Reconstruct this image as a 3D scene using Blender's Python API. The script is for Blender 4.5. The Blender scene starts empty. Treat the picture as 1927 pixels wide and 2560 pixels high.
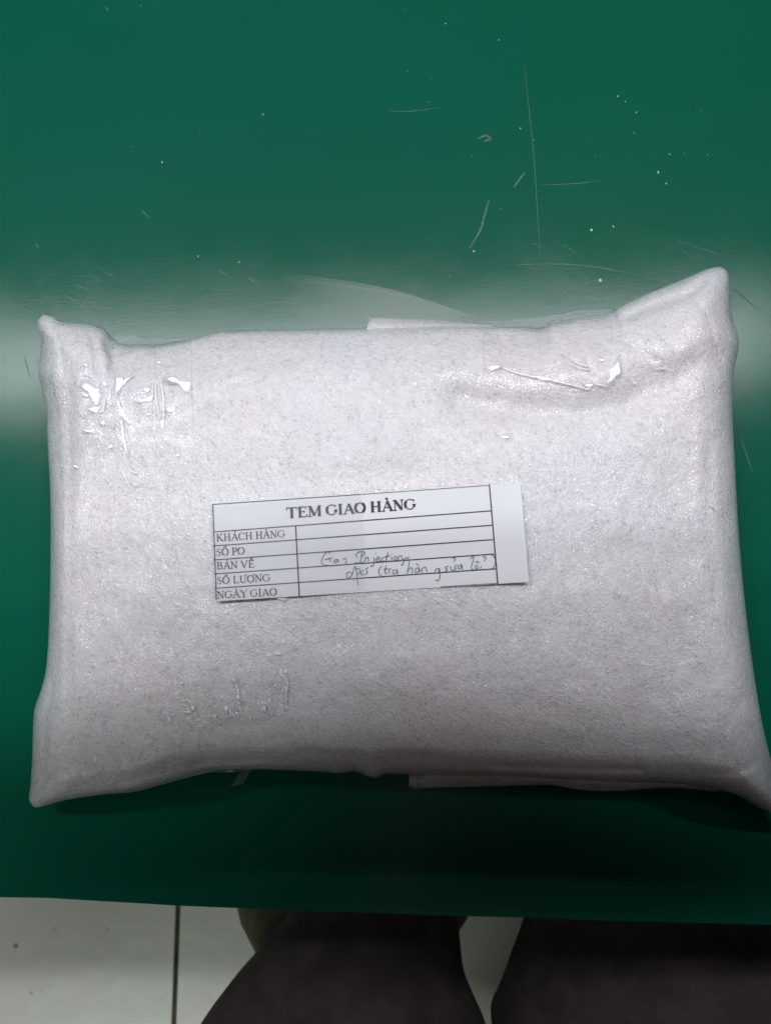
import bpy, bmesh, math, random
from mathutils import Vector, noise
from mathutils.bvhtree import BVHTree
random.seed(7)
R = math.radians
S = bpy.context.scene
COL = S.collection

# ------------------------------------------------------------------ camera
F = 1927.0                      # focal length in photo pixels
TH = R(8.0)                     # tilt away from straight down
ZM = 0.750                      # top of the green mat
CZ = ZM + 0.297
CAM = Vector((0, 0, CZ))
cd = bpy.data.cameras.new('camera'); cam = bpy.data.objects.new('camera', cd); COL.objects.link(cam)
cam.location = CAM; cam.rotation_euler = (TH, 0, 0)
cd.sensor_fit = 'HORIZONTAL'; cd.sensor_width = 36; cd.lens = 36 * F / 1927
cd.clip_start = 0.01; cd.clip_end = 50
cd.dof.use_dof = True; cd.dof.focus_distance = 0.262; cd.dof.aperture_fstop = 34
S.camera = cam

# ------------------------------------------------------------------ light
w = bpy.data.worlds.new('World'); S.world = w; w.use_nodes = True
w.node_tree.nodes['Background'].inputs[0].default_value = (0.80, 0.90, 0.93, 1)
w.node_tree.nodes['Background'].inputs[1].default_value = 0.026

def area(name, loc, sx, sy, power, col, rot=(0, 0, 0)):
    l = bpy.data.lights.new(name, 'AREA'); l.shape = 'RECTANGLE'; l.size = sx; l.size_y = sy
    l.energy = power; l.color = col
    o = bpy.data.objects.new(name, l); COL.objects.link(o); o.location = loc; o.rotation_euler = rot
    return o
# the long fluorescent tube over the far side of the bench, and the weaker row of the room behind the person
area('tube_lamp', (-0.16, 0.632, ZM + 1.50), 2.2, 0.05, 29, (0.97, 0.97, 1.0), (R(-20), 0, R(2)))
area('far_fill_lamp', (0.1, 2.6, ZM + 1.95), 2.7, 0.10, 8, (0.92, 1.0, 0.99), (R(-45), 0, 0))  # added fill: an unseen second row further off
area('room_lamp', (-1.1, -2.1, ZM + 1.9), 1.2, 0.3, 18, (0.93, 1.0, 0.90), (R(38), R(-20), 0))
S.view_settings.view_transform = 'Standard'; S.view_settings.look = 'None'
S.view_settings.exposure = 0.0; S.view_settings.gamma = 1

# ------------------------------------------------------------------ helpers
def ray(px, py):
    u = (px - 963.5) / F; v = (py - 1280.0) / F
    return Vector((u, math.sin(TH) - v * math.cos(TH), -math.cos(TH) - v * math.sin(TH)))
def P(px, py, z):
    d = ray(px, py); return CAM + d * ((z - CZ) / d.z)

def mesh(name, verts, faces, mat, parent=None, smooth=True):
    me = bpy.data.meshes.new(name); me.from_pydata([tuple(v) for v in verts], [], faces); me.update()
    if smooth: me.shade_smooth()
    o = bpy.data.objects.new(name, me); COL.objects.link(o)
    if mat: me.materials.append(mat)
    if parent: o.parent = parent
    return o
def tag(o, label=None, cat=None, group=None, kind=None):
    if label: o['label'] = label
    if cat: o['category'] = cat
    if group: o['group'] = group
    if kind: o['kind'] = kind
    return o
def empty(name, loc=(0, 0, 0)):
    o = bpy.data.objects.new(name, None); COL.objects.link(o); o.location = loc; o.empty_display_size = .02
    return o
def box(x0, x1, y0, y1, z0, z1, b=0.0):
    bm = bmesh.new(); bmesh.ops.create_cube(bm, size=1)
    for v in bm.verts:
        v.co = Vector(((x0 + x1) / 2 + v.co.x * (x1 - x0), (y0 + y1) / 2 + v.co.y * (y1 - y0), (z0 + z1) / 2 + v.co.z * (z1 - z0)))
    if b: bmesh.ops.bevel(bm, geom=bm.edges[:], offset=b, segments=2, affect='EDGES', profile=.5)
    return bm
def obm(name, bm, mat, parent=None, smooth=False):
    me = bpy.data.meshes.new(name); bm.to_mesh(me); bm.free()
    if smooth: me.shade_smooth()
    me.materials.append(mat); o = bpy.data.objects.new(name, me); COL.objects.link(o)
    if parent: o.parent = parent
    return o

# ------------------------------------------------------------------ materials
class NT:
    def __init__(s, name):
        s.m = bpy.data.materials.new(name); s.m.use_nodes = True; s.t = s.m.node_tree
        s.b = s.t.nodes['Principled BSDF']; s.out = s.t.nodes['Material Output']
        s.tc = s.t.nodes.new('ShaderNodeTexCoord')
    def n(s, typ, **kw):
        x = s.t.nodes.new('ShaderNode' + typ)
        for k, v in kw.items():
            if k in x.inputs: x.inputs[k].default_value = v
            else: setattr(x, k, v)
        return x
    def l(s, a, b): s.t.links.new(a, b)
    def mapping(s, scale=(1, 1, 1), rot=(0, 0, 0)):
        r = s.n('Mapping'); r.inputs['Rotation'].default_value = rot; s.l(s.tc.outputs['Object'], r.inputs['Vector'])
        m = s.n('Mapping'); m.inputs['Scale'].default_value = scale
        s.l(r.outputs[0], m.inputs['Vector']); return m.outputs[0]
    def noise(s, scale, vec=None, detail=3, rough=.5):
        x = s.n('TexNoise'); x.inputs['Scale'].default_value = scale; x.inputs['Detail'].default_value = detail
        x.inputs['Roughness'].default_value = rough
        s.l(vec or s.tc.outputs['Object'], x.inputs['Vector']); return x.outputs['Fac']
    def ramp(s, fac, stops):
        r = s.n('ValToRGB'); e = r.color_ramp.elements
        while len(e) < len(stops): e.new(.5)
        for el, (p, c) in zip(e, stops):
            el.position = p; el.color = (*c, 1) if len(c) == 3 else c
        s.l(fac, r.inputs[0]); return r.outputs[0]
    def math(s, op, a, b=None, c=None):
        m = s.n('Math', operation=op)
        for i, v in enumerate((a, b, c)):
            if v is None: continue
            if isinstance(v, (int, float)): m.inputs[i].default_value = v
            else: s.l(v, m.inputs[i])
        return m.outputs[0]
    def mixc(s, fac, a, b, mode='MIX'):
        m = s.n('Mix', data_type='RGBA', blend_type=mode)
        if isinstance(fac, (int, float)): m.inputs[0].default_value = fac
        else: s.l(fac, m.inputs[0])
        for i, v in ((6, a), (7, b)):
            if isinstance(v, tuple): m.inputs[i].default_value = (*v, 1)
            else: s.l(v, m.inputs[i])
        return m.outputs[2]
    def bump(s, h, strength, dist, normal=None):
        b = s.n('Bump'); b.inputs['Strength'].default_value = strength; b.inputs['Distance'].default_value = dist
        s.l(h, b.inputs['Height'])
        if normal: s.l(normal, b.inputs['Normal'])
        return b.outputs[0]

def mat_foam():
    t = NT('expanded foam sheet')
    vec = t.mapping((0.85, 1.25, 1.0), (0, 0, R(50)))
    # three sizes of squashed bubbles
    v1 = t.n('TexVoronoi', feature='DISTANCE_TO_EDGE'); v1.inputs['Scale'].default_value = 700
    v2 = t.n('TexVoronoi', feature='F1'); v2.inputs['Scale'].default_value = 700
    wob = t.noise(900, detail=2)
    sc = t.n('VectorMath', operation='MULTIPLY_ADD')
    nn = t.n('TexNoise'); nn.inputs['Scale'].default_value = 350; t.l(t.tc.outputs['Object'], nn.inputs['Vector'])
    t.l(nn.outputs['Color'], sc.inputs[0]); sc.inputs[1].default_value = (.0007,) * 3; t.l(vec, sc.inputs[2])
    t.l(sc.outputs[0], v1.inputs['Vector']); t.l(sc.outputs[0], v2.inputs['Vector'])
    edge = t.ramp(v1.outputs['Distance'], [(0.0, (1, 1, 1)), (.09, (.45,) * 3), (.22, (0, 0, 0))])
    patch = t.ramp(t.noise(45, detail=4), [(.35, (0, 0, 0)), (.65, (1, 1, 1))])
    cells = t.ramp(v2.outputs['Distance'], [(.0, (0, 0, 0)), (.7, (1, 1, 1))])
    base = t.ramp(t.noise(14, detail=3), [(.30, (.88, .80, .84)), (.5, (.85, .815, .86)), (.7, (.81, .81, .90))])
    # bubble pits greyer, broken up by noise
    thin = t.ramp(t.math('ADD', t.math('MULTIPLY', cells, .35), t.noise(330, vec, 3, .6)), [(.46, (.66, .66, .67)), (.62, (.91,) * 3), (.85, (1, 1, 1))])
    c = t.mixc(.85, base, thin, 'MULTIPLY')
    c = t.mixc(t.math('MULTIPLY', edge, t.math('MULTIPLY_ADD', patch, .5, .35)), c, (.95, .95, .97))
    t.l(c, t.b.inputs['Base Color'])
    h = t.math('ADD', t.math('MULTIPLY', edge, .5), t.math('MULTIPLY', t.noise(900, vec, 3, .6), .55))
    h = t.math('ADD', h, t.math('MULTIPLY', cells, -.5))
    n = t.bump(t.noise(90, detail=3), .35, .0012)
    t.l(t.bump(h, .75, .0007, n), t.b.inputs['Normal'])
    t.b.inputs['Roughness'].default_value = .33
    rr = t.ramp(wob, [(.35, (.20,) * 3), (.62, (.50,) * 3)]); t.l(rr, t.b.inputs['Roughness'])
    t.b.inputs['Subsurface Weight'].default_value = .45
    t.b.inputs['Subsurface Radius'].default_value = (.004, .004, .0045); t.b.inputs['Subsurface Scale'].default_value = 1
    t.b.inputs['IOR'].default_value = 1.5
    t.b.inputs['Coat Weight'].default_value = 1.0; t.b.inputs['Coat Roughness'].default_value = .09
    cn = t.bump(t.noise(950, vec, 2, .5), 1.0, .00045, n); t.l(cn, t.b.inputs['Coat Normal'])
    return t.m

def mat_mat():
    t = NT('green rubber mat')
    big = t.noise(7, detail=4)
    c = t.ramp(big, [(.3, (.003, .092, .050)), (.55, (.003, .099, .062)), (.75, (.004, .105, .071))])
    vec = t.mapping((1, 5, 1), (0, 0, R(35)))
    sm = t.ramp(t.noise(60, vec, 6, .7), [(.55, (0, 0, 0)), (.8, (1, 1, 1))])
    sm2 = t.ramp(t.noise(9, detail=2), [(.45, (0, 0, 0)), (.7, (1, 1, 1))])
    c = t.mixc(t.math('MULTIPLY', t.math('MULTIPLY', sm, sm2), .06), c, (.04, .15, .12))
    t.l(c, t.b.inputs['Base Color'])
    t.l(t.ramp(t.noise(40, detail=5, rough=.65), [(.35, (.18,) * 3), (.65, (.24,) * 3)]), t.b.inputs['Roughness'])
    n = t.bump(t.noise(1500, detail=2), .22, .00008)
    v2 = t.mapping((1, 7, 1), (0, 0, R(38)))
    v3 = t.mapping((1, 6, 1), (0, 0, R(-62)))
    gate = t.ramp(t.noise(11, detail=3), [(.48, (.12,) * 3), (.68, (1,) * 3)])
    n = t.bump(t.math('MULTIPLY', gate, t.ramp(t.noise(75, v2, 5, .62), [(.60, (0,) * 3), (.80, (1,) * 3)])), .10, .0002, n)
    t.l(t.bump(t.math('MULTIPLY', gate, t.ramp(t.noise(60, v3, 5, .62), [(.60, (0,) * 3), (.80, (1,) * 3)])), .10, .0002, n), t.b.inputs['Normal'])
    # a dull rubber body under a tight sheen
    df = t.n('BsdfDiffuse'); t.l(c, df.inputs[0])
    gl = t.n('BsdfGlossy'); gl.distribution = 'BECKMANN'
    t.l(t.ramp(t.noise(40, detail=5, rough=.65), [(.35, (.18,) * 3), (.65, (.205,) * 3)]), gl.inputs['Roughness'])
    nl = t.b.inputs['Normal'].links[0].from_socket; t.l(nl, gl.inputs['Normal'])
    lw = t.n('LayerWeight'); lw.inputs[0].default_value = .5
    fac = t.math('MULTIPLY_ADD', t.math('POWER', lw.outputs['Facing'], 5.0), .7, .018)
    mx = t.n('MixShader'); t.l(fac, mx.inputs[0]); t.l(df.outputs[0], mx.inputs[1]); t.l(gl.outputs[0], mx.inputs[2])
    g2 = t.n('BsdfGlossy'); g2.distribution = 'BECKMANN'; g2.inputs['Roughness'].default_value = .36; t.l(nl, g2.inputs['Normal'])
    m2 = t.n('MixShader'); m2.inputs[0].default_value = .0035; t.l(mx.outputs[0], m2.inputs[1]); t.l(g2.outputs[0], m2.inputs[2])
    t.l(m2.outputs[0], t.out.inputs[0]); t.t.nodes.remove(t.b)
    return t.m

def mat_film(name, gloss=.10, rough=.06, wr=.6, tint=(1, 1, 1), haze=0.0, hazecol=(.8, .82, .85), fade=None):
    t = NT(name); t.t.nodes.remove(t.b)
    tr = t.n('BsdfTransparent'); tr.inputs[0].default_value = (*tint, 1)
    gl = t.n('BsdfGlossy'); gl.inputs['Roughness'].default_value = rough
    fr = t.n('LayerWeight'); fr.inputs[0].default_value = .5
    n = t.bump(t.noise(70, detail=2), wr, .0022); n = t.bump(t.noise(260, detail=3), wr, .0005, n)
    t.l(n, gl.inputs['Normal'])
    fac = t.math('MULTIPLY_ADD', t.math('POWER', fr.outputs['Facing'], 5.0), .6, gloss)
    mx = t.n('MixShader'); t.l(fac, mx.inputs[0]); t.l(tr.outputs[0], mx.inputs[1]); t.l(gl.outputs[0], mx.inputs[2])
    last = mx.outputs[0]
    if haze:
        df = t.n('BsdfDiffuse'); df.inputs[0].default_value = (*hazecol, 1)
        m2 = t.n('MixShader'); m2.inputs[0].default_value = haze
        if fade:
            sx = t.n('SeparateXYZ'); t.l(t.tc.outputs['Object'], sx.inputs[0])
            mr = t.n('MapRange'); mr.inputs['From Min'].default_value = fade[0]; mr.inputs['From Max'].default_value = fade[1]; t.l(sx.outputs[0], mr.inputs['Value']); m2.inputs[0].default_value = haze
        t.l(last, m2.inputs[1]); t.l(df.outputs[0], m2.inputs[2]); last = m2.outputs[0]
        if fade:
            m3 = t.n('MixShader'); t.l(mr.outputs[0], m3.inputs[0]); t.l(tr.outputs[0], m3.inputs[1]); t.l(last, m3.inputs[2]); last = m3.outputs[0]
    t.l(last, t.out.inputs[0]); return t.m

def mat_simple(name, col, rough=.5, var=.0, scale=50, bump=0, bd=.0005, spec=.5):
    t = NT(name)
    if var:
        a = tuple(c * (1 - var) for c in col); b = tuple(min(1, c * (1 + var)) for c in col)
        t.l(t.ramp(t.noise(scale, detail=4), [(.35, a), (.65, b)]), t.b.inputs['Base Color'])
    else: t.b.inputs['Base Color'].default_value = (*col, 1)
    t.b.inputs['Roughness'].default_value = rough
    t.b.inputs['Specular IOR Level'].default_value = spec
    if bump: t.l(t.bump(t.noise(scale * 6, detail=3), bump, bd), t.b.inputs['Normal'])
    return t.m

M_foam = mat_foam(); M_mat = mat_mat()
M_tape = mat_film('clear packing tape', .014, .22, .05)
M_flap = mat_film('loose clear film', .03, .16, .25, tint=(.97, .98, .98), haze=.10)
M_sheet = mat_film('hazy clear film', .02, .3, .1, haze=.15, hazecol=(.62, .72, .68), fade=(P(700, 760, ZM).x, P(980, 760, ZM).x))
M_ltape = mat_film('clear tape over print', .035, .12, .05, haze=.10, hazecol=(.86, .88, .92))
M_crease = mat_film('whitened highlight crease in tape', .62, .38, .0, haze=.80, hazecol=(.98, .98, 1))  # whiteness puts the shiny highlights of the tape creases into the colour
M_shine = mat_film('whitened glint on tape wrinkle', .20, .26, .03, haze=.30, hazecol=(.97, .97, 1))  # near-white tint puts the glint of the wrinkles into the colour
M_paper = mat_simple('white label paper', (.80, .815, .86), .45, .02, 30, .08, .0001)
M_ink = mat_simple('printed black ink', (.018, .019, .024), .5)
M_inkg = mat_simple('faded black print under tape', (.085, .09, .11), .5, .5, 900)
M_pen = mat_simple('blue ballpoint ink', (.13, .14, .27), .5, .5, 1500)
M_edge = mat_simple('dark edge of clear film', (.10, .14, .13), .35)
M_scr = mat_simple('scuffed rubber', (.013, .122, .086), .5, .4, 700)
M_lint = mat_simple('white dust', (.55, .65, .60), .8)
M_top = mat_simple('grey laminate', (.28, .28, .27), .5, .05, 20)
M_steel = mat_simple('painted steel', (.35, .36, .36), .4)
M_trous = mat_simple('dark trouser cloth', (.060, .048, .049), .9, .2, 60, .4, .001, spec=.12)
M_olive = mat_simple('trouser cloth with olive light tint', (.105, .108, .070), .9, .25, 40, .4, .001, spec=.12)  # trouser cloth too; its different lighting is put into the olive tint
M_shirt = mat_simple('dark shirt cloth', (.04, .04, .045), .9, .2, 60, .4, .001, spec=.12)
M_skin = mat_simple('skin', (.45, .28, .20), .5, .06, 40)
M_phone = mat_simple('black phone glass', (.02, .02, .02), .15)
M_hair = mat_simple('black hair', (.012, .011, .010), .5)
M_grout = mat_simple('brown grimy grout', (.085, .068, .035), .8, .5, 60, .5, .001)
def mat_tile():
    t = NT('glazed floor tile')
    c = t.ramp(t.noise(2.2, detail=5), [(.35, (.68, .67, .57)), (.5, (.77, .78, .71)), (.7, (.73, .77, .72))])
    st = t.ramp(t.noise(26, detail=5, rough=.7), [(.62, (0, 0, 0)), (.80, (1, 1, 1))])
    c = t.mixc(t.math('MULTIPLY', st, .5), c, (.26, .24, .18))
    sp = t.n('TexVoronoi'); sp.inputs['Scale'].default_value = 22; t.l(t.tc.outputs['Object'], sp.inputs['Vector'])
    dots = t.ramp(sp.outputs['Distance'], [(.0, (1, 1, 1)), (.055, (1, 1, 1)), (.085, (0, 0, 0))])
    gate = t.ramp(t.noise(5, detail=3), [(.5, (0, 0, 0)), (.56, (1, 1, 1))])
    c = t.mixc(t.math('MULTIPLY', t.math('MULTIPLY', dots, gate), .75), c, (.12, .11, .09))
    v = t.mapping((1, 14, 1), (0, 0, R(55)))
    sc = t.ramp(t.noise(3.5, v, 3, .5), [(.68, (0, 0, 0)), (.75, (1, 1, 1))])
    c = t.mixc(t.math('MULTIPLY', sc, .3), c, (.30, .28, .22))
    t.l(c, t.b.inputs['Base Color']); t.b.inputs['Roughness'].default_value = .3
    t.l(t.bump(t.noise(12, detail=3), .4, .003), t.b.inputs['Normal'])
    return t.m
M_tile = mat_tile()

# ------------------------------------------------------------------ floor: grout bed and tiles 0.6 m
fl = obm('floor', box(-3.9, 3.9, -3.9, 3.9, -.05, -.004), M_grout); tag(fl, kind='structure')
jx = P(440, 2400, 0).x
tb = box(-.2975, .2975, -.2975, .2975, -.012, 0, .0012); tm = bpy.data.meshes.new('tile'); tb.to_mesh(tm); tb.free(); tm.materials.append(M_tile)
gy0 = P(440, 2150, 0).y
for i in range(-7, 6):
    for j in range(-6, 6):
        x = jx + .3 + i * .6; y = gy0 - .3 + j * .6
        if abs(x) > 3.6 or abs(y) > 3.6: continue
        o = bpy.data.objects.new('tile', tm); COL.objects.link(o); o.parent = fl
        o.location = (x, y, random.uniform(-.0004, .0004)); o.rotation_euler.z = R(random.uniform(-.1, .1))
        if (i + j) % 2: o.rotation_euler.z += math.pi / 2

# ------------------------------------------------------------------ green mat on the bench (its cut front edge wanders a little)
edge_px = [(-3600, 2160), (-900, 2228), (-300, 2238), (0, 2243), (120, 2245), (240, 2252), (360, 2259), (440, 2264), (640, 2272), (900, 2281), (1174, 2291), (1330, 2294), (1500, 2301), (1927, 2312), (2300, 2322), (2900, 2335), (5400, 2405)]
ev = [P(x, y, ZM) for x, y in edge_px]
vs = []; fc = []
x0, x1 = ev[0].x, ev[-1].x
N = len(ev)
back = .75
for z in (ZM, ZM - .003):
    for e in ev: vs.append(Vector((e.x, e.y + (.002 if z < ZM else 0), z + (0.0004 if z == ZM else 0))))
    for e in ev: vs.append(Vector((e.x, e.y + .0012, z + (0.0004 if z == ZM else 0))))
    for e in ev: vs.append(Vector((e.x, back, z + (0.0004 if z == ZM else 0))))
for i in range(N - 1):
    fc.append((i, i + 1, N + i + 1, N + i)); fc.append((N + i, N + i + 1, 2 * N + i + 1, 2 * N + i))
    o_ = 3 * N
    fc.append((o_ + i + 1, o_ + i, o_ + 2 * N + i, o_ + 2 * N + i + 1))
    fc.append((i + 1, i, o_ + i, o_ + i + 1)); fc.append((2 * N + i, 2 * N + i + 1, o_ + 2 * N + i + 1, o_ + 2 * N + i))
for k in (0, N - 1):
    q = (k, k + 2 * N, 3 * N + k + 2 * N, 3 * N + k); fc.append(q if k == 0 else q[::-1])
gm = mesh('rubber_mat', vs, fc, M_mat, smooth=False)
tag(gm, 'large green rubber work mat covering the bench under the parcel', 'mat')
MZ = ZM + .0004

# bench
wb = empty('workbench', (0, .3, 0)); tag(wb, 'grey workbench that carries the green mat', 'workbench')
def rel(o, p): o.parent = p; o.location = o.location - p.location; return o
rel(obm('table_top', box(x0 + .01, x1 - .01, ev[0].y + .02, back - .01, ZM - .033, ZM - .0032, .002), M_top), wb)
for sx in (x0 + .05, x1 - .05):
    for sy in (ev[0].y + .10, back - .06):
        rel(obm('leg', box(sx - .02, sx + .02, sy - .02, sy + .02, .001, ZM - .0335, .002), M_steel), wb)

# scuffs and lint on the mat
def ribbon(pts, wd, fn, taper=True, sub=4):
    """flat ribbon from a pixel polyline; fn maps (px,py)->world"""
    q = smooth_poly(pts, sub); vs = []; fs = []
    n = len(q)
    for i, (x, y) in enumerate(q):
        a = q[max(0, i - 1)]; b = q[min(n - 1, i + 1)]
        dx, dy = b[0] - a[0], b[1] - a[1]; L = math.hypot(dx, dy) or 1
        k = 1.0
        if taper: k = .35 + .65 * math.sin(math.pi * min(1, max(0, (i + .5) / n)))
        if callable(wd): ww = wd(i / max(1, n - 1))
        else: ww = wd * k
        nx, ny = -dy / L * ww / 2, dx / L * ww / 2
        vs += [fn(x + nx, y + ny), fn(x - nx, y - ny)]
    for i in range(n - 1): fs.append((2 * i, 2 * i + 1, 2 * i + 3, 2 * i + 2))
    return vs, fs
def smooth_poly(pts, sub):
    if len(pts) < 3 or sub < 2: 
        if len(pts) == 2 and sub > 1:
            (ax, ay), (bx, by) = pts
            return [(ax + (bx - ax) * i / sub, ay + (by - ay) * i / sub) for i in range(sub + 1)]
        return list(pts)
    out = []
    for i in range(len(pts) - 1):
        p0 = pts[max(0, i - 1)]; p1 = pts[i]; p2 = pts[i + 1]; p3 = pts[min(len(pts) - 1, i + 2)]
        for k in range(sub):
            t = k / sub; r = []
            for c in (0, 1):
                r.append(.5 * (2 * p1[c] + (p2[c] - p0[c]) * t + (2 * p0[c] - 5 * p1[c] + 4 * p2[c] - p3[c]) * t * t + (3 * p1[c] - p0[c] - 3 * p2[c] + p3[c]) * t ** 3))
            out.append(tuple(r))
    out.append(tuple(pts[-1])); return out
def joined(name, parts, mat, parent=None, smooth=True):
    V = []; Fc = []
    for vs, fs in parts:
        k = len(V); V += vs; Fc += [tuple(i + k for i in f) for f in fs]
    return mesh(name, V, Fc, mat, parent, smooth)
onmat = lambda x, y: P(x, y, MZ + .00012)
scr = [([(1172, 622), (1200, 575), (1213, 530), (1222, 500)], 5), ([(1284, 468), (1298, 448), (1312, 430)], 5),
       ([(1283, 662), (1400, 660), (1520, 672), (1680, 712)], 3), ([(1310, 160), (1322, 270), (1335, 400), (1345, 560), (1350, 640)], 1.8),
       ([(1350, 462), (1440, 458), (1500, 452)], 2), ([(1195, 345), (1215, 338), (1225, 347), (1210, 352)], 7),
       ([(615, 688), (645, 712)], 4), ([(548, 675), (570, 690)], 3), ([(1378, 760), (1440, 720), (1490, 700)], 2.5),
       ([(970, 276), (1020, 278), (1100, 268)], 2), ([(262, 14), (272, 26)], 4), ([(90, 608), (97, 620)], 4),
       ([(355, 525), (372, 545)], 3), ([(500, 735), (600, 752)], 3), ([(620, 765), (655, 778)], 4), ([(1835, 720), (1890, 770)], 2.5),
       ([(30, 745), (170, 758)], 3), ([(1690, 600), (1810, 640)], 2), ([(60, 890), (74, 940)], 3), ([(1850, 1090), (1880, 1180)], 3)]
for p, wd in scr:
    v, f = ribbon(p, wd, onmat); mesh('scratch', v, f, M_scr, gm)
lp = []
spots = [(1544, 240), (1563, 253), (1590, 280), (1301, 320), (1674, 385), (1645, 430, 5), (1665, 458, 3), (1478, 574, 6), (1533, 565, 4), (1184, 628, 4), (1500, 700, 7),
         (658, 285, 4), (405, 405, 4), (1247, 99), (1114, 58), (495, 640, 3), (598, 655, 4), (1710, 383, 2), (1018, 177, 2), (1585, 332, 2), (1250, 522, 2), (560, 420, 2)]
for i in range(14): spots.append((random.uniform(0, 1927), random.uniform(10, 760), random.uniform(1.2, 2.2)))
for s in spots:
    x, y = s[:2]; r = s[2] if len(s) > 2 else 3
    a = random.uniform(0, 6.28); pts = []
    for k in range(6):
        an = a + k * math.pi / 3; rr = r * random.uniform(.5, .9); pts.append((x + math.cos(an) * rr * .7, y + math.sin(an) * rr))
    ctr = P(x, y, MZ + .0005); lp.append(([ctr] + [P(u, v, MZ + .0001) for u, v in pts], [(0, k + 1, (k + 1) % 6 + 1) for k in range(6)]))
li = joined('dust', lp, M_lint); tag(li, 'pale specks of dust and lint scattered on the green mat', 'dust', kind='stuff')

# ------------------------------------------------------------------ the parcel
top = [(109, 785), (135, 791), (153, 802), (221, 810), (262, 824), (285, 850), (320, 862), (351, 860), (385, 862), (418, 858), (460, 850), (502, 839), (544, 829), (570, 827), (700, 824), (880, 822), (1000, 818), (1100, 814), (1194, 814), (1299, 815), (1348, 820), (1378, 804), (1408, 801), (1448, 793), (1522, 784), (1547, 766), (1622, 731), (1696, 702), (1761, 674), (1795, 666), (1812, 672)]
bot = [(84, 2018), (100, 2019), (166, 2001), (250, 1988), (334, 1978), (418, 1956), (480, 1938), (523, 1927), (628, 1924), (700, 1926), (805, 1930), (844, 1934), (880, 1929), (895, 1932), (934, 1946), (964, 1936), (1015, 1936), (1060, 1938), (1270, 1942), (1418, 1950), (1548, 1956), (1659, 1958), (1733, 1964), (1800, 1976), (1856, 1994), (1887, 2014), (1930, 2036), (1985, 2068)]
lef = [(109, 785), (93, 800), (95, 825), (103, 850), (99, 892), (95, 930), (103, 968), (116, 1031), (118, 1102), (124, 1208), (126, 1340), (124, 1500), (120, 1605), (114, 1677), (103, 1723), (86, 1773), (82, 1828), (80, 1899), (76, 1962), (72, 2000), (84, 2018)]
rig = [(1812, 672), (1823, 690), (1825, 734), (1830, 794), (1843, 834), (1847, 863), (1836, 918), (1831, 968), (1833, 1067), (1838, 1166), (1845, 1305), (1862, 1505), (1889, 1713), (1915, 1852), (1942, 1945), (1975, 2025), (1985, 2068)]
def arc(pts):
    pts = smooth_poly(pts, 3)
    L = [0]
    for a, b in zip(pts, pts[1:]): L.append(L[-1] + math.hypot(b[0] - a[0], b[1] - a[1]))
    def f(t):
        d = t * L[-1]
        for i in range(len(L) - 1):
            if d <= L[i + 1] or i == len(L) - 2:
                k = (d - L[i]) / max(1e-9, L[i + 1] - L[i]); a, b = pts[i], pts[i + 1]
                return (a[0] + (b[0] - a[0]) * k, a[1] + (b[1] - a[1]) * k)
    return f
HP = .040
def segdist(p, pts):
    best = 1e9
    for a, b in zip(pts, pts[1:]):
        dx, dy = b[0] - a[0], b[1] - a[1]; t = ((p[0] - a[0]) * dx + (p[1] - a[1]) * dy) / (dx * dx + dy * dy)
        t = max(0, min(1, t)); best = min(best, math.hypot(p[0] - a[0] - t * dx, p[1] - a[1] - t * dy))
    return best
# (polyline in photo pixels, depth m, half width px)
dents = [([(215, 812), (235, 860), (240, 930)], .0010, 8), ([(430, 855), (436, 900), (430, 960)], .0008, 9), ([(1240, 818), (1262, 870), (1250, 930)], .0008, 9), ([(1450, 795), (1440, 850), (1475, 920)], .0009, 8),
         ([(1530, 790), (1560, 850), (1640, 900)], .0008, 10), ([(1700, 705), (1770, 790), (1800, 900)], .0005, 9), ([(115, 795), (150, 860), (160, 940)], .0009, 8), ([(1850, 1760), (1800, 1840), (1760, 1930)], .0004, 12), ([(1900, 1900), (1850, 1930), (1780, 1935)], .0006, 11),
         ([(90, 1980), (150, 1900), (190, 1850)], .0009, 9), ([(700, 1905), (760, 1880), (900, 1890)], .0007, 9), ([(600, 1210), (900, 1180), (1150, 1190)], .0003, 30), ([(1240, 1915), (1420, 1922), (1600, 1925)], .0012, 8),
         ([(1150, 1000), (1300, 1024), (1450, 1030), (1560, 1010), (1660, 960), (1780, 890)], .0026, 42),
         ([(1570, 790), (1640, 760), (1720, 735), (1760, 700)], .0018, 13),
         ([(282, 850), (284, 920)], .0018, 12), ([(385, 862), (387, 930)], .0012, 12),
         ([(320, 890), (352, 870), (385, 890)], -.001, 14),
         ([(172, 900), (176, 1200), (170, 1500), (176, 1800)], .0009, 15),
         ([(132, 1700), (112, 1800), (108, 1950)], .0010, 9),
         ([(300, 1960), (420, 1925), (520, 1905), (640, 1900)], .0011, 12),
         ([(180, 1975), (330, 1940), (440, 1900)], .0007, 16),
         ([(930, 1905), (1000, 1890), (1100, 1895)], .0010, 16),
         ([(1775, 1100), (1768, 1300), (1790, 1500)], .0008, 18),
         ([(1345, 830), (1390, 850), (1420, 910)], .0008, 13), ([(1210, 830), (1290, 860), (1370, 840)], .0006, 18)]
bumps = [(1450, 900, 130, .0015), (700, 930, 200, .0010), (1700, 840, 90, .0015)]
def E(d, wd, p=2.1):
    if d >= wd: return 1.0
    k = 1 - max(0, d) / wd
    return (max(0, 1 - k ** p)) ** (1 / p)
NS, NTT = 340, 250
fT, fB, fL, fR_ = arc(top), arc(bot), arc(lef), arc(rig)
def warp(k, n):     # denser rows near the rims
    u = k / n; return u - .125 * math.sin(2 * math.pi * u) / 1.0 * .9
cT = [fT(warp(i, NS)) for i in range(NS + 1)]; cB = [fB(warp(i, NS)) for i in range(NS + 1)]
cL = [fL(warp(j, NTT)) for j in range(NTT + 1)]; cR = [fR_(warp(j, NTT)) for j in range(NTT + 1)]
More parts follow.
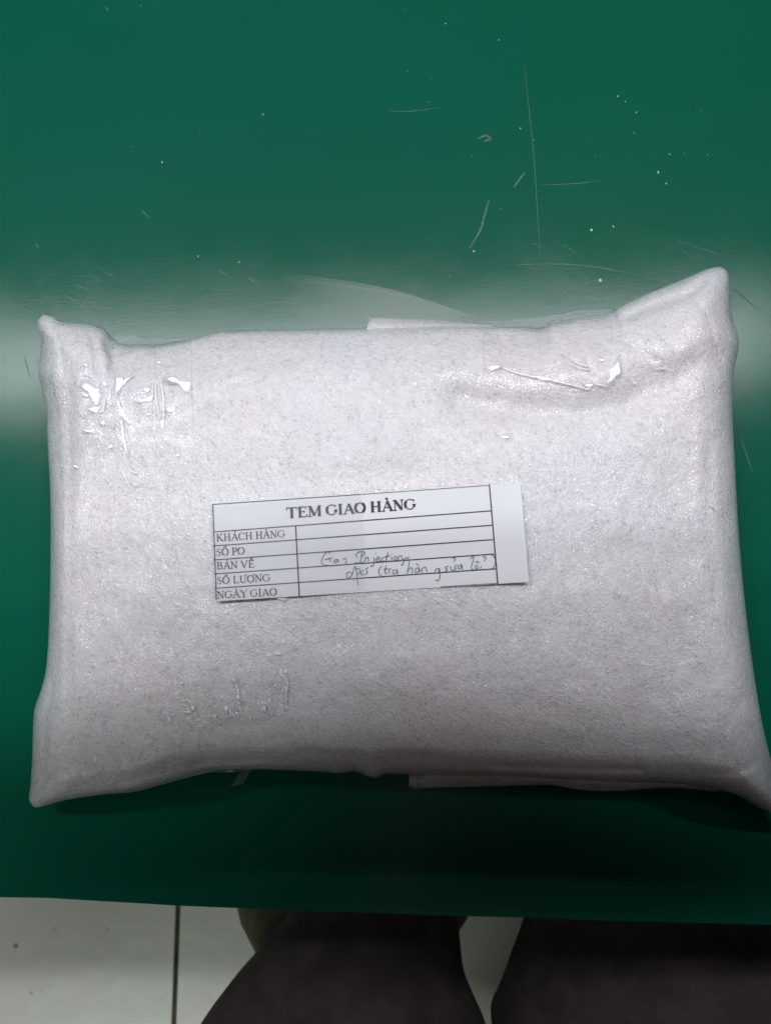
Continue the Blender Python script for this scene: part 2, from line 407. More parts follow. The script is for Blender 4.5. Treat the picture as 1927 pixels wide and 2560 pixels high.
c00, c10, c01, c11 = cT[0], cT[-1], cB[0], cB[-1]
verts = []
for j in range(NTT + 1):
    t = warp(j, NTT)
    for i in range(NS + 1):
        s = warp(i, NS); q = []
        for c in (0, 1):
            q.append((1 - t) * cT[i][c] + t * cB[i][c] + (1 - s) * cL[j][c] + s * cR[j][c]
                     - ((1 - s) * (1 - t) * c00[c] + s * (1 - t) * c10[c] + (1 - s) * t * c01[c] + s * t * c11[c]))
        ws = .050 + .02 * math.sin(t * 9)
        e = E(s, ws) * E(1 - s, .060) * E(t, .135, 2.0) * E(1 - t, .070, 2.2)
        rim = .013
        # ears are thinner than the middle of the rims
        corner = min(s, 1 - s) * 6 + min(t, 1 - t) * 5
        rim = .009 + .006 * min(1, corner)
        dz = 0
        for pl, dep, hw in dents:
            d = segdist(q, pl)
            if d < hw * 3: dz -= dep * math.exp(-(d / hw) ** 2)
        for bx, by, br, bh in bumps: dz += bh * math.exp(-(((q[0] - bx) ** 2 + (q[1] - by) ** 2) / br ** 2))
        flat = math.exp(-(((q[0] - 930) / 520) ** 4 + ((q[1] - 1355) / 230) ** 4))
        v3 = Vector((q[0] / 180, q[1] / 180, 0))
        nz = noise.fractal(v3, 1, 2, 3) * .0011 * (1 - .85 * flat)
        nz += noise.fractal(Vector((q[0] / 38, q[1] / 38, 3)), 1, 2, 2) * .00022
        crown = .0060 * (1 - (2 * s - 1) ** 2) * (1 - (2 * t - 1) ** 2)
        z = MZ + rim + (HP - rim - .005 + crown) * e + (dz + nz) * min(1, .25 + e)
        verts.append(P(q[0], q[1], z))
faces = []
W = NS + 1
for j in range(NTT):
    for i in range(NS): faces.append((j * W + i, (j + 1) * W + i, (j + 1) * W + i + 1, j * W + i + 1))
rim_idx = [i for i in range(W)] + [j * W + NS for j in range(1, NTT + 1)] + [NTT * W + i for i in range(NS - 1, -1, -1)] + [j * W for j in range(NTT - 1, 0, -1)]
ctr = Vector((0.0, P(960, 1380, ZM).y, 0)); prev = rim_idx
for inset, zz in ((.0015, .62), (.005, .28), (.011, .03)):
    cur = []
    for k in rim_idx:
        v = verts[k]; d = Vector((ctr.x - v.x, ctr.y - v.y, 0)).normalized() * inset
        cur.append(len(verts)); verts.append(Vector((v.x + d.x, v.y + d.y, MZ + .0003 + (v.z - MZ) * zz)))
    n = len(cur)
    for k in range(n): faces.append((prev[k], prev[(k + 1) % n], cur[(k + 1) % n], cur[k]))
    prev = cur
cc = len(verts); verts.append(Vector((ctr.x, ctr.y, MZ + .0006)))
for k in range(len(prev)): faces.append((prev[k], prev[(k + 1) % len(prev)], cc))
pk = empty('parcel', (0, 0, 0))
tag(pk, 'white foam wrapped parcel with taped ends and paper delivery label on the green mat', 'parcel')
foam = mesh('foam_wrap', verts, faces, M_foam, pk)
bvh = BVHTree.FromPolygons([tuple(v) for v in verts], faces)
def on(off):
    def f(px, py):
        h = bvh.ray_cast(CAM, ray(px, py).normalized())
        if h[0] is None: return P(px, py, MZ + .012)
        n = h[1]
        if n.dot(ray(px, py)) > 0: n = -n
        return h[0] + n * off
    return f

def grid_patch(name, c, nu, nv, fn, mat, parent):
    """c = four pixel corners TL TR BR BL"""
    V = []; Fc = []
    for j in range(nv + 1):
        b = j / nv
        for i in range(nu + 1):
            a = i / nu
            x = (1 - b) * ((1 - a) * c[0][0] + a * c[1][0]) + b * ((1 - a) * c[3][0] + a * c[2][0])
            y = (1 - b) * ((1 - a) * c[0][1] + a * c[1][1]) + b * ((1 - a) * c[3][1] + a * c[2][1])
            V.append(fn(x, y))
    for j in range(nv):
        for i in range(nu):
            k = j * (nu + 1) + i; Fc.append((k, k + nu + 1, k + nu + 2, k + 1))
    return mesh(name, V, Fc, mat, parent)

# tapes (clear film stuck on the foam)
def smooth_on(off):
    f = on(off)
    def g(x, y):
        a = Vector((0, 0, 0)); r = 9
        for dx, dy in ((0, 0), (r, 0), (-r, 0), (0, r), (0, -r)):
            a += f(x + dx, y + dy) - P(x + dx, y + dy, MZ + .04)
        return P(x, y, MZ + .04) + a / 5
    return g
st = smooth_on(.0005)
grid_patch('tape_strip', [(283, 858), (481, 852), (484, 1120), (292, 1130)], 40, 70, st, M_tape, pk)
grid_patch('tape_strip', [(180, 855), (281, 862), (290, 1120), (176, 1115)], 24, 70, st, M_tape, pk)
grid_patch('tape_strip', [(1206, 824), (1526, 800), (1553, 975), (1216, 1000)], 60, 40, st, M_tape, pk)
grid_patch('tape_strip', [(372, 1640), (748, 1632), (752, 1880), (372, 1880)], 60, 50, st, M_tape, pk)

# tape wrinkle glints: traced whitened blobs, each a raised facet leaning towards the tube
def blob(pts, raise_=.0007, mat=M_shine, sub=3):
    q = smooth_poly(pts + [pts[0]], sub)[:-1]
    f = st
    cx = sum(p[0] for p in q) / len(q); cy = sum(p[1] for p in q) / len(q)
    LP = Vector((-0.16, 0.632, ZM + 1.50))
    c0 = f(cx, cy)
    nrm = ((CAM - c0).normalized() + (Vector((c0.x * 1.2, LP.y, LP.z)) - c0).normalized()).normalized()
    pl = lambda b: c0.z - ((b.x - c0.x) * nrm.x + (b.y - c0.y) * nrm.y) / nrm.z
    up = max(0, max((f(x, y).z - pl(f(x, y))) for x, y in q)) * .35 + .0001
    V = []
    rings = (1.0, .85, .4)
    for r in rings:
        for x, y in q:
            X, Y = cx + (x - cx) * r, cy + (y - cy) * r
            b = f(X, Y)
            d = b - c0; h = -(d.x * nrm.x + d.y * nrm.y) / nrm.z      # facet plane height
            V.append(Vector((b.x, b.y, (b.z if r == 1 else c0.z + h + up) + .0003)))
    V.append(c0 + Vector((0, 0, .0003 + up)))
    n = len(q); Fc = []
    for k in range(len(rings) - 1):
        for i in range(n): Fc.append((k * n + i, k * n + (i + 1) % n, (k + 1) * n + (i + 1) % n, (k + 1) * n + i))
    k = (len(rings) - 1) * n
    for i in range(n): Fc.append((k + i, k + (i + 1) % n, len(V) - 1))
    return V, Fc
Z5 = lambda x, y: (160 + x * .24024, 880 + y * .24024)
Z2 = lambda x, y: (1100 + x * .4967, 620 + y * .4967)
Z4 = lambda x, y: (380 + x * .24024, 1580 + y * .24024)
B5 = [[(200, 280), (250, 285), (300, 330), (350, 380), (420, 455), (390, 520), (360, 560), (300, 530), (270, 440), (200, 400), (165, 350)],
      [(190, 430), (240, 440), (260, 475), (215, 465)], [(405, 310), (450, 315), (455, 360), (415, 355)],
      [(240, 600), (320, 570), (370, 580), (370, 640), (280, 635)], [(530, 260), (630, 262), (625, 310), (720, 245), (740, 262), (640, 340), (600, 380), (575, 440), (545, 420)],
      [(545, 430), (570, 440), (585, 560), (640, 650), (690, 755), (610, 710), (585, 705), (575, 600)],
      [(588, 700), (612, 715), (630, 870), (650, 960), (680, 1080), (690, 1170), (660, 1080), (610, 880)],
      [(1030, 290), (1090, 240), (1160, 255), (1230, 300), (1330, 325), (1340, 470), (1320, 470), (1270, 370), (1200, 340), (1130, 320), (1060, 325)],
      [(820, 390), (870, 375), (912, 395), (880, 425), (840, 425)], [(740, 520), (830, 490), (905, 462), (925, 520), (860, 525), (780, 548)],
      [(1000, 700), (1045, 705), (1045, 770), (1030, 815)], [(1065, 600), (1110, 582), (1165, 605), (1140, 630), (1085, 642)],
      [(865, 645), (905, 640), (910, 660), (870, 662)], [(375, 740), (420, 715), (450, 735), (430, 775), (395, 762)],
      [(190, 808), (260, 820), (350, 832), (362, 850), (300, 845), (210, 832)], [(325, 868), (360, 885), (365, 905), (340, 895)],
      [(475, 990), (510, 962), (525, 980), (490, 1025)], [(105, 1172), (160, 1195), (165, 1215), (130, 1205)], [(1170, 1065), (1205, 1068), (1200, 1098), (1175, 1092)],
      [(865, 1262), (900, 1275), (895, 1290), (868, 1282)], [(975, 110), (1010, 115), (1020, 135), (985, 132)], [(210, 125), (255, 145), (262, 160), (225, 152)],
      [(690, 1352), (730, 1362), (775, 1395), (735, 1390)]]
shine = [blob([Z5(*p) for p in b]) for b in B5]
B2 = [[(230, 605), (260, 592), (320, 600), (300, 612), (270, 618), (245, 628)], [(480, 655), (520, 650), (570, 664), (560, 674), (500, 670)],
      [(900, 535), (908, 560), (912, 640), (885, 655), (860, 685), (835, 712), (818, 695), (845, 660), (850, 615), (880, 575)],
      [(715, 675), (745, 690), (775, 682), (765, 700), (735, 708)], [(795, 562), (825, 568), (820, 575), (800, 570)], [(960, 678), (985, 678), (970, 684)], [(525, 900), (540, 908), (535, 914)],
      [(300, 950), (345, 950), (350, 962), (315, 962)]]
shine += [blob([Z2(*p) for p in b]) for b in B2]
shine.append(blob([(690, 1496), (712, 1490), (722, 1497), (708, 1504)]))
lines = []
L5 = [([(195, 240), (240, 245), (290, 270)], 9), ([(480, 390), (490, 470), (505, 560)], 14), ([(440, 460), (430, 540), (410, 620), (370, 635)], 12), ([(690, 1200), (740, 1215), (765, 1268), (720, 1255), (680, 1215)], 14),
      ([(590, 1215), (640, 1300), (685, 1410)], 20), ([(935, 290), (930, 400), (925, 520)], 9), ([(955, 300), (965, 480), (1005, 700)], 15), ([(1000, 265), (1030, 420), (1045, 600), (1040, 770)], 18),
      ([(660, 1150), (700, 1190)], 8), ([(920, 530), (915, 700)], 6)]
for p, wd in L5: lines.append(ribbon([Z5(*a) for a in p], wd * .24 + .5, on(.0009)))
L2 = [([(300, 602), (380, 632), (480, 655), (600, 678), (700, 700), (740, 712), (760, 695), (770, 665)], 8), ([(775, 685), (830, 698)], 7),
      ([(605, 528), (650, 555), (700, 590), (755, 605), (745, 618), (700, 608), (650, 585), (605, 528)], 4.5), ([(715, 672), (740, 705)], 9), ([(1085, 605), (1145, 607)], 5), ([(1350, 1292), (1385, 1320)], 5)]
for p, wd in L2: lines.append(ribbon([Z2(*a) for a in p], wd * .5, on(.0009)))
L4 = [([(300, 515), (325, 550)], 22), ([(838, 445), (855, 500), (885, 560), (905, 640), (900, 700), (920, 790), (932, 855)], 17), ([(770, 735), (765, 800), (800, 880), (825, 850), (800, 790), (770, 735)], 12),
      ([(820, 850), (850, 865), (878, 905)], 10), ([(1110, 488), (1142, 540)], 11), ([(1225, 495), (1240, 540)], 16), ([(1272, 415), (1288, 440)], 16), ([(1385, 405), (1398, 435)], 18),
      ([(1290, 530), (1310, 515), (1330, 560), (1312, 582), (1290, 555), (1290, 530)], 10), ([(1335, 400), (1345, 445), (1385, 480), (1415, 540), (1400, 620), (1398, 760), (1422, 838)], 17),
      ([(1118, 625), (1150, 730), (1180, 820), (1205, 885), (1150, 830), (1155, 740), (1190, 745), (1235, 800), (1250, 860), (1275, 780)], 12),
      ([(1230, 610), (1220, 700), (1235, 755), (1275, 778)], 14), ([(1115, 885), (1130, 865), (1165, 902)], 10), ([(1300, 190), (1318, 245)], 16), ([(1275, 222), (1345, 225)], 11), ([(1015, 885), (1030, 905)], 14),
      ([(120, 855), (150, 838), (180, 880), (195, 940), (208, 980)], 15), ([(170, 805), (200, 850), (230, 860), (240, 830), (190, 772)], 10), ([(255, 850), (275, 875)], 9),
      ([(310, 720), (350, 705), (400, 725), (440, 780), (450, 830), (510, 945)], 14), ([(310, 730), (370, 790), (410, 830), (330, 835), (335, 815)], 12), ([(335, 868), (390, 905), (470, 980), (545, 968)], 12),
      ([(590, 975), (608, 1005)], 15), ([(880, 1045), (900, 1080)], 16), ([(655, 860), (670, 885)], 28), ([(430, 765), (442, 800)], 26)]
for p, wd in L4: lines.append(ribbon([Z4(*a) for a in p], wd * .24 + .9, on(.0014)))
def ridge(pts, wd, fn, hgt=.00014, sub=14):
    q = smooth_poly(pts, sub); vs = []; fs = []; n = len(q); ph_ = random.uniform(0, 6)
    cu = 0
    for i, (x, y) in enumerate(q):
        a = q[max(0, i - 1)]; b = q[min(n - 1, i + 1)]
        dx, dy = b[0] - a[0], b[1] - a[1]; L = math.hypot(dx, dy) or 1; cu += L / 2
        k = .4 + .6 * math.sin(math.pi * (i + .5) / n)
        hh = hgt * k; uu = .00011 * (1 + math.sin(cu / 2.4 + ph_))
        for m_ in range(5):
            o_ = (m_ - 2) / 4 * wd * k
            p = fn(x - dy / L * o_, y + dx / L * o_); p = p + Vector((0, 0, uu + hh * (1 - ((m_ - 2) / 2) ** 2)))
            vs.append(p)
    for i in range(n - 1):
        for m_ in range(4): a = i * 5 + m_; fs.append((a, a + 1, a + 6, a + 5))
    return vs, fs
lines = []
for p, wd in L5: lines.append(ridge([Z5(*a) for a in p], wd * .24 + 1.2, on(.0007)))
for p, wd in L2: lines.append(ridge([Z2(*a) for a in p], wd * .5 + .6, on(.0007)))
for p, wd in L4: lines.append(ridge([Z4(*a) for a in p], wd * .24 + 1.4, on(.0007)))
for b in ([(405, 745), (440, 760), (450, 800), (435, 830), (425, 790)], [(310, 725), (350, 705), (395, 725), (350, 722)], [(320, 825), (380, 815), (412, 832), (345, 842)], [(770, 740), (785, 760), (800, 870), (772, 820)], [(835, 450), (852, 470), (885, 530), (860, 515)], [(895, 620), (915, 650), (912, 720), (895, 700)], [(1150, 735), (1175, 760), (1190, 860), (1160, 800)], [(1215, 680), (1235, 690), (1250, 760), (1225, 730)], [(1335, 405), (1350, 410), (1390, 480), (1350, 450)], [(1400, 540), (1420, 550), (1408, 650), (1395, 640)], [(1390, 740), (1405, 750), (1422, 835), (1402, 800)], [(1295, 195), (1320, 205), (1345, 225), (1320, 245), (1280, 225)], [(648, 855), (675, 860), (680, 885), (655, 885)], [(160, 845), (185, 880), (208, 975), (185, 930)], [(335, 868), (390, 900), (470, 975), (400, 930)], [(1380, 403), (1400, 405), (1405, 435), (1388, 430)], [(1268, 415), (1285, 420), (1290, 445), (1275, 440)], [(1222, 492), (1238, 500), (1245, 540), (1230, 530)], [(295, 512), (312, 520), (328, 550), (310, 545)]):
    shine.append(blob([Z4(*p) for p in b]))
joined('tape_glint', shine, M_shine, pk)['kind'] = 'stuff'
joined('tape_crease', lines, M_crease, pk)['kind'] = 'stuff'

# thin vertical tape edges
M_tedge = mat_film('cut edge of tape', .02, .2, 0, haze=.16, hazecol=(.45, .48, .52))
te = []
for p in ([(283, 850), (286, 1000), (290, 1100)], [(388, 850), (390, 1000), (394, 1180)], [(481, 852), (482, 1000), (484, 1100)], [(1206, 826), (1210, 930), (1214, 980)], [(1526, 800), (1532, 860)], [(372, 1870), (500, 1905), (640, 1912)]):
    te.append(ribbon(p, 2.2, on(.0007), sub=12))
joined('tape_edge', te, M_tedge, pk)['kind'] = 'stuff'

# folded foam strip and film behind the parcel
def slab(name, up, lo, zu, zl, mat, th=.0015, rough=0.0, n=48):
    """sheet between two pixel curves (upper/lower), given heights, with thickness"""
    fu, fl_ = arc(up), arc(lo); V = []; Fc = []
    m = 6
    for k in range(2):
        for j in range(m + 1):
            b = j / m
            for i in range(n + 1):
                a = i / n; A = fu(a); B = fl_(a)
                x, y = A[0] * (1 - b) + B[0] * b, A[1] * (1 - b) + B[1] * b
                z = zu * (1 - b) + zl * b + math.sin(b * math.pi) * th * 1.2 + noise.noise(Vector((x / 30, y / 15, 5))) * rough
                V.append(P(x, y, MZ + z - k * th * (0.3 + .7 * math.sin(math.pi * b))))
    w_ = n + 1; o = (m + 1) * w_
    for j in range(m):
        for i in range(n):
            q = j * w_ + i; Fc.append((q, q + w_, q + w_ + 1, q + 1)); Fc.append((o + q, o + q + 1, o + q + w_ + 1, o + q + w_))
    for i in range(n): Fc.append((i + 1, i, o + i, o + i + 1)[::-1]); q = m * w_ + i; Fc.append((q, q + 1, o + q + 1, o + q)[::-1])
    for j in range(m): q = j * w_; Fc.append((q, q + w_, o + q + w_, o + q)); q += n; Fc.append((q + w_, q, o + q, o + q + w_))
    return mesh(name, V, Fc, mat, pk)
slab('foam_flap', [(922, 800), (930, 793), (1000, 795), (1100, 799), (1195, 804), (1230, 806)], [(915, 826), (1000, 826), (1100, 822), (1195, 818), (1230, 818)], .012, .018, M_foam)
# front seam: lower layer of the wrap that sticks out under the bulge
slab('foam_flap', [(1024, 1918), (1060, 1922), (1270, 1930), (1418, 1936), (1548, 1938), (1659, 1940), (1790, 1952)],
     [(1022, 1966), (1040, 1972), (1060, 1970), (1147, 1968), (1270, 1965), (1375, 1963), (1418, 1970), (1474, 1977), (1548, 1978), (1659, 1970), (1733, 1974), (1800, 1980)], .0085, .0050, M_foam, .0025, .0012)
slab('foam_flap', [(150, 1975), (300, 1945), (420, 1915), (500, 1905), (560, 1905)], [(140, 2004), (250, 1988), (334, 1980), (418, 1958), (502, 1936), (540, 1929)], .012, .005, M_foam, .002, .0008)
# loose tape end at the front seam
M_dfilm = mat_film('crumpled clear film', .10, .12, .6, tint=(.88, .93, .92), haze=.12, hazecol=(.55, .6, .6))
slab('tape_end', [(1014, 1925), (1030, 1926), (1062, 1928)], [(1024, 1966), (1036, 1975), (1056, 1975), (1064, 1970)], .012, .0045, M_dfilm, .0006, .001, 12)
slab('tape_end', [(438, 1900), (520, 1895), (600, 1896), (650, 1902)], [(440, 1905), (500, 1926), (560, 1932), (640, 1925), (652, 1908)], .020, .012, M_dfilm, .0005, .002, 24)
slab('tape_end', [(620, 1900), (632, 1893), (645, 1896)], [(575, 1970), (590, 1965), (606, 1962)], .022, .004, M_dfilm, .0004, .001, 8)
# flat clear film on the mat behind (wedge with a crisp far edge) and loose film over the back right rim
slab('film_flap', [(480, 690), (600, 684), (720, 684), (830, 696), (940, 714), (1030, 737), (1110, 764), (1170, 786), (1222, 804)],
     [(570, 832), (800, 832), (1000, 826), (1215, 812)], .0006, .010, M_sheet, .0002, 0)
slab('film_flap', [(1196, 803), (1260, 800), (1330, 795), (1400, 784), (1440, 777), (1500, 774), (1530, 770)],
     [(1196, 822), (1300, 826), (1350, 830), (1420, 815), (1530, 792)], .014, .020, M_flap, .0003, .0006)
fe = []
for p, wd in (([(1194, 805), (1240, 804), (1300, 799), (1380, 793), (1450, 790), (1527, 782)], 3.5), ([(1345, 827), (1362, 818), (1366, 806), (1378, 799), (1400, 803), (1425, 810)], 2.2),
              ([(1410, 792), (1430, 780), (1470, 773), (1520, 772)], 1.8), ([(1300, 818), (1345, 826)], 2)):
    fe.append(ribbon(p, wd, lambda x, y: P(x, y, MZ + .024), sub=5))
for p, wd in (([(285, 838), (330, 838), (358, 848), (420, 850), (470, 842)], 2.2), ([(280, 838), (283, 880), (300, 872)], 2.2)):
    fe.append(ribbon(p, wd, lambda x, y: P(x, y, MZ + .024), sub=5))
joined('film_edge', fe, M_edge, pk)['kind'] = 'stuff'
slab('film_flap', [(285, 838), (330, 838), (360, 847), (430, 846), (500, 838)], [(285, 880), (350, 876), (430, 872), (500, 852)], .015, .022, M_flap, .0003, .0005)

# ------------------------------------------------------------------ the label
LC = [(530, 1258), (1301, 1206), (1322, 1455), (540, 1503)]
hz = [on(0)(x, y).z for x in range(550, 1300, 25) for y in (1275, 1310, 1350, 1400, 1440)]
hz.sort(); LZ = hz[-1] + .0004
def lab(off):
    def f(x, y):
        b = max(0, (x - 1180) / 140)
        return P(x, y, LZ + off + .0008 * b * b + .0003 * math.sin(x / 90.0))
    return f
lb = grid_patch('paper_label', LC, 40, 8, lab(0), M_paper, pk)
sol = lb.modifiers.new('thickness', 'SOLIDIFY'); sol.thickness = .0002; sol.offset = -1
lb.data.shade_flat(); lb['label'] = 'white paper delivery label with printed table and handwriting'
Z3 = lambda x, y: (500 + x * .5165, 1180 + y * .5165)
gl = []; glf = []
fl1 = lab(.00015)
def rule(a, b, wd, dst): dst.append(ribbon([a, b], wd, fl1, False, 14))
cx = lambda t_, a, b: (a[0] + (b[0] - a[0]) * t_, a[1] + (b[1] - a[1]) * t_)
rows = [((534, 1330), (1227, 1277)), ((532, 1365), (1230, 1313)), ((534, 1400), (1232, 1349)), ((535, 1435), (1235, 1385)), ((537, 1471), (1239, 1422))]
for a, b in rows:
    rule(a, cx(.4, a, b), 2.6, glf); rule(cx(.4, a, b), b, 2.6, gl)
rule((531, 1261), (900, 1236), 2.0, glf); rule((900, 1236), (1223, 1213), 1.4, glf); rule((1100, 1467), (1244, 1458), 1.2, glf)
rule((532, 1260), (541, 1500), 2.6, glf); rule((739, 1314), (748, 1490), 3.2, gl); rule((1223, 1210), (1244, 1459), 3.2, gl)
joined('table_rule', glf, M_inkg, lb)['kind'] = 'stuff'; joined('table_rule', gl, M_ink, lb)['kind'] = 'stuff'

# serif capitals: (polyline, weight) weight 1 = stem, 0 = hairline ; advance
def circ(cx_, cy_, rx, ry, a0=0, a1=360, n=14):
    return [(cx_ + rx * math.cos(R(a0 + (a1 - a0) * i / n)), cy_ + ry * math.sin(R(a0 + (a1 - a0) * i / n))) for i in range(n + 1)]
def sf(x, y): return ([(x - .13, y), (x + .13, y)], 0)
G = {
 'T': ([([(.40, 0), (.40, 1)], 1), ([(.04, .99), (.76, .99)], 0), ([(.04, .99), (.03, .78)], 0), ([(.76, .99), (.77, .78)], 0), sf(.40, 0)], .80),
 'E': ([([(.20, 0), (.20, 1)], 1), ([(.06, .99), (.66, .99)], 0), ([(.06, 0.01), (.68, .01)], 0), ([(.2, .52), (.52, .52)], 0), ([(.66, .99), (.67, .80)], 0), ([(.68, .01), (.72, .24)], 0), ([(.52, .62), (.52, .42)], 0)], .78),
 'M': ([([(.14, 0), (.14, 1)], 0), ([(.16, 1), (.48, .05)], 1), ([(.48, .05), (.80, 1)], 0), ([(.84, 0), (.84, 1)], 1), sf(.14, 0), sf(.84, 0), sf(.12, .99), sf(.86, .99)], 1.02),
 'G': ([(circ(.42, .5, .36, .49, 40, 140, 6), 0), (circ(.42, .5, .35, .49, 140, 220, 6), 1), (circ(.42, .5, .36, .49, 220, 320, 6), 0), ([(.72, .20), (.72, .46)], 1), sf(.72, .46), ([(.70, .98), (.70, .76)], 0)], .86),
 'I': ([([(.2, 0), (.2, 1)], 1), sf(.2, 0), sf(.2, .99)], .42),
 'A': ([([(.10, 0), (.40, 1)], 0), ([(.40, .98), (.70, 0)], 1), ([(.20, .34), (.58, .34)], 0), sf(.10, 0), sf(.70, 0)], .80),
 'O': ([(circ(.42, .5, .36, .49, 60, 120, 5), 0), (circ(.42, .5, .34, .49, 120, 240, 8), 1), (circ(.42, .5, .36, .49, 240, 300, 5), 0), (circ(.42, .5, .34, .49, -60, 60, 8), 1)], .86),
 'H': ([([(.18, 0), (.18, 1)], 1), ([(.66, 0), (.66, 1)], 1), ([(.18, .51), (.66, .51)], 0), sf(.18, 0), sf(.66, 0), sf(.18, .99), sf(.66, .99)], .86),
 'N': ([([(.16, 0), (.16, 1)], 0), ([(.16, 1), (.66, .02)], 1), ([(.67, 0), (.67, 1)], 0), sf(.16, 0), sf(.12, .99), sf(.68, .99)], .84),
 'K': ([([(.18, 0), (.18, 1)], 1), ([(.18, .42), (.66, .99)], 0), ([(.32, .58), (.70, 0)], 1), sf(.18, 0), sf(.72, 0), sf(.18, .99), sf(.64, .99)], .84),
 'C': ([(circ(.42, .5, .36, .49, 40, 130, 6), 0), (circ(.42, .5, .34, .49, 130, 230, 8), 1), (circ(.42, .5, .36, .49, 230, 325, 6), 0), ([(.70, .98), (.71, .72)], 0)], .78),
 'S': ([([(.50, .76), (.44, .94), (.30, 1), (.14, .90), (.12, .76)], 0), ([(.12, .76), (.20, .60), (.42, .44), (.52, .28)], 1), ([(.52, .28), (.48, .08), (.30, 0), (.14, .06), (.09, .26)], 0)], .62),
 'P': ([([(.18, 0), (.18, 1)], 1), ([(.06, .99), (.40, .99), (.54, .92)], 0), ([(.54, .94), (.60, .74), (.54, .54)], 1), ([(.54, .54), (.40, .47), (.20, .47)], 0), sf(.18, 0)], .68),
 'B': ([([(.18, 0), (.18, 1)], 1), ([(.06, .99), (.40, .99), (.52, .92)], 0), ([(.52, .92), (.56, .76), (.48, .58)], 1), ([(.48, .56), (.20, .52)], 0), ([(.44, .54), (.60, .42), (.60, .16), (.48, .03)], 1), ([(.50, .01), (.06, .01)], 0)], .74),
 'V': ([([(.10, 1), (.40, 0)], 1), ([(.40, 0), (.70, 1)], 0), sf(.10, .99), sf(.70, .99)], .80),
 'L': ([([(.18, 0), (.18, 1)], 1), ([(.05, .01), (.60, .01)], 0), ([(.60, .01), (.64, .26)], 0), sf(.18, .99)], .70),
 'U': ([([(.18, 1), (.18, .28), (.30, .04), (.46, 0)], 1), ([(.46, 0), (.62, .10), (.67, .32), (.67, 1)], 0), sf(.18, .99), sf(.67, .99)], .84),
 'Y': ([([(.10, 1), (.40, .46)], 1), ([(.40, .46), (.70, 1)], 0), ([(.40, .48), (.40, 0)], 1), sf(.40, 0), sf(.10, .99), sf(.70, .99)], .78),
 ' ': ([], .30)}
ACC = {"'": [([(.38, 1.10), (.52, 1.30)], .6)], '`': [([(.46, 1.10), (.30, 1.30)], .6)],
       '?': [([(.34, 1.28), (.44, 1.34), (.50, 1.26), (.42, 1.18), (.42, 1.10)], .2)],
       '^': [([(.26, 1.08), (.40, 1.22), (.54, 1.08)], .3)], '~': [([(.26, 1.30), (.36, 1.38), (.46, 1.30), (.56, 1.38)], .3)],
       '/': [([(.50, 1.20), (.60, 1.38)], .5)], '.': [([(.40, -.20), (.44, -.14)], 1)], '+': [([(.72, .98), (.82, 1.04), (.82, 1.16)], .5)]}
def text(spec, a, b, cap, dst, stem, hair):
    """spec: list of (letter, accents); a,b = baseline ends in pixels"""
    tot = sum(G[c][1] for c, _ in spec); dx, dy = b[0] - a[0], b[1] - a[1]; L = math.hypot(dx, dy)
    ux, uy = dx / L, dy / L; nx, ny = -.042, -1
    sx = L / tot; x = 0
    for c, acc in spec:
        st_, adv = G[c]
        for pl, wgt in list(st_) + [s for k in acc for s in ACC[k]]:
            q = [(a[0] + ux * (x + X) * sx + nx * Y * cap, a[1] + uy * (x + X) * sx + ny * Y * cap) for X, Y in pl]
            dst.append(ribbon(q, hair + (stem - hair) * wgt, lab(.0002), False, 1))
        x += adv
def sp(s):
    out = []
    for ch in s:
        if ch in G: out.append((ch, ''))
        else: out[-1] = (out[-1][0], out[-1][1] + ch)
    return out
T1 = []; text(sp('TEM GIAO HA`NG'), (716, 1295), (1040, 1272), 25, T1, 7.0, 2.6)
joined('lettering', T1, M_ink, lb)['kind'] = 'stuff'
T2 = []
for s, a, b in (("KHA'CH HA`NG", (78, 335), (412, 315)), ("SO^/ PO", (78, 406), (218, 397)), ("BA?N VE^~", (80, 471), (266, 461)),
                ("SO^/ LU+O+.NG", (80, 543), (340, 528)), ("NGA`Y GIAO", (82, 613), (374, 596))):
    text(sp(s), Z3(*a), Z3(*b), 17.5, T2, 3.1, 1.5)
joined('lettering', T2, M_inkg, lb)['kind'] = 'stuff'
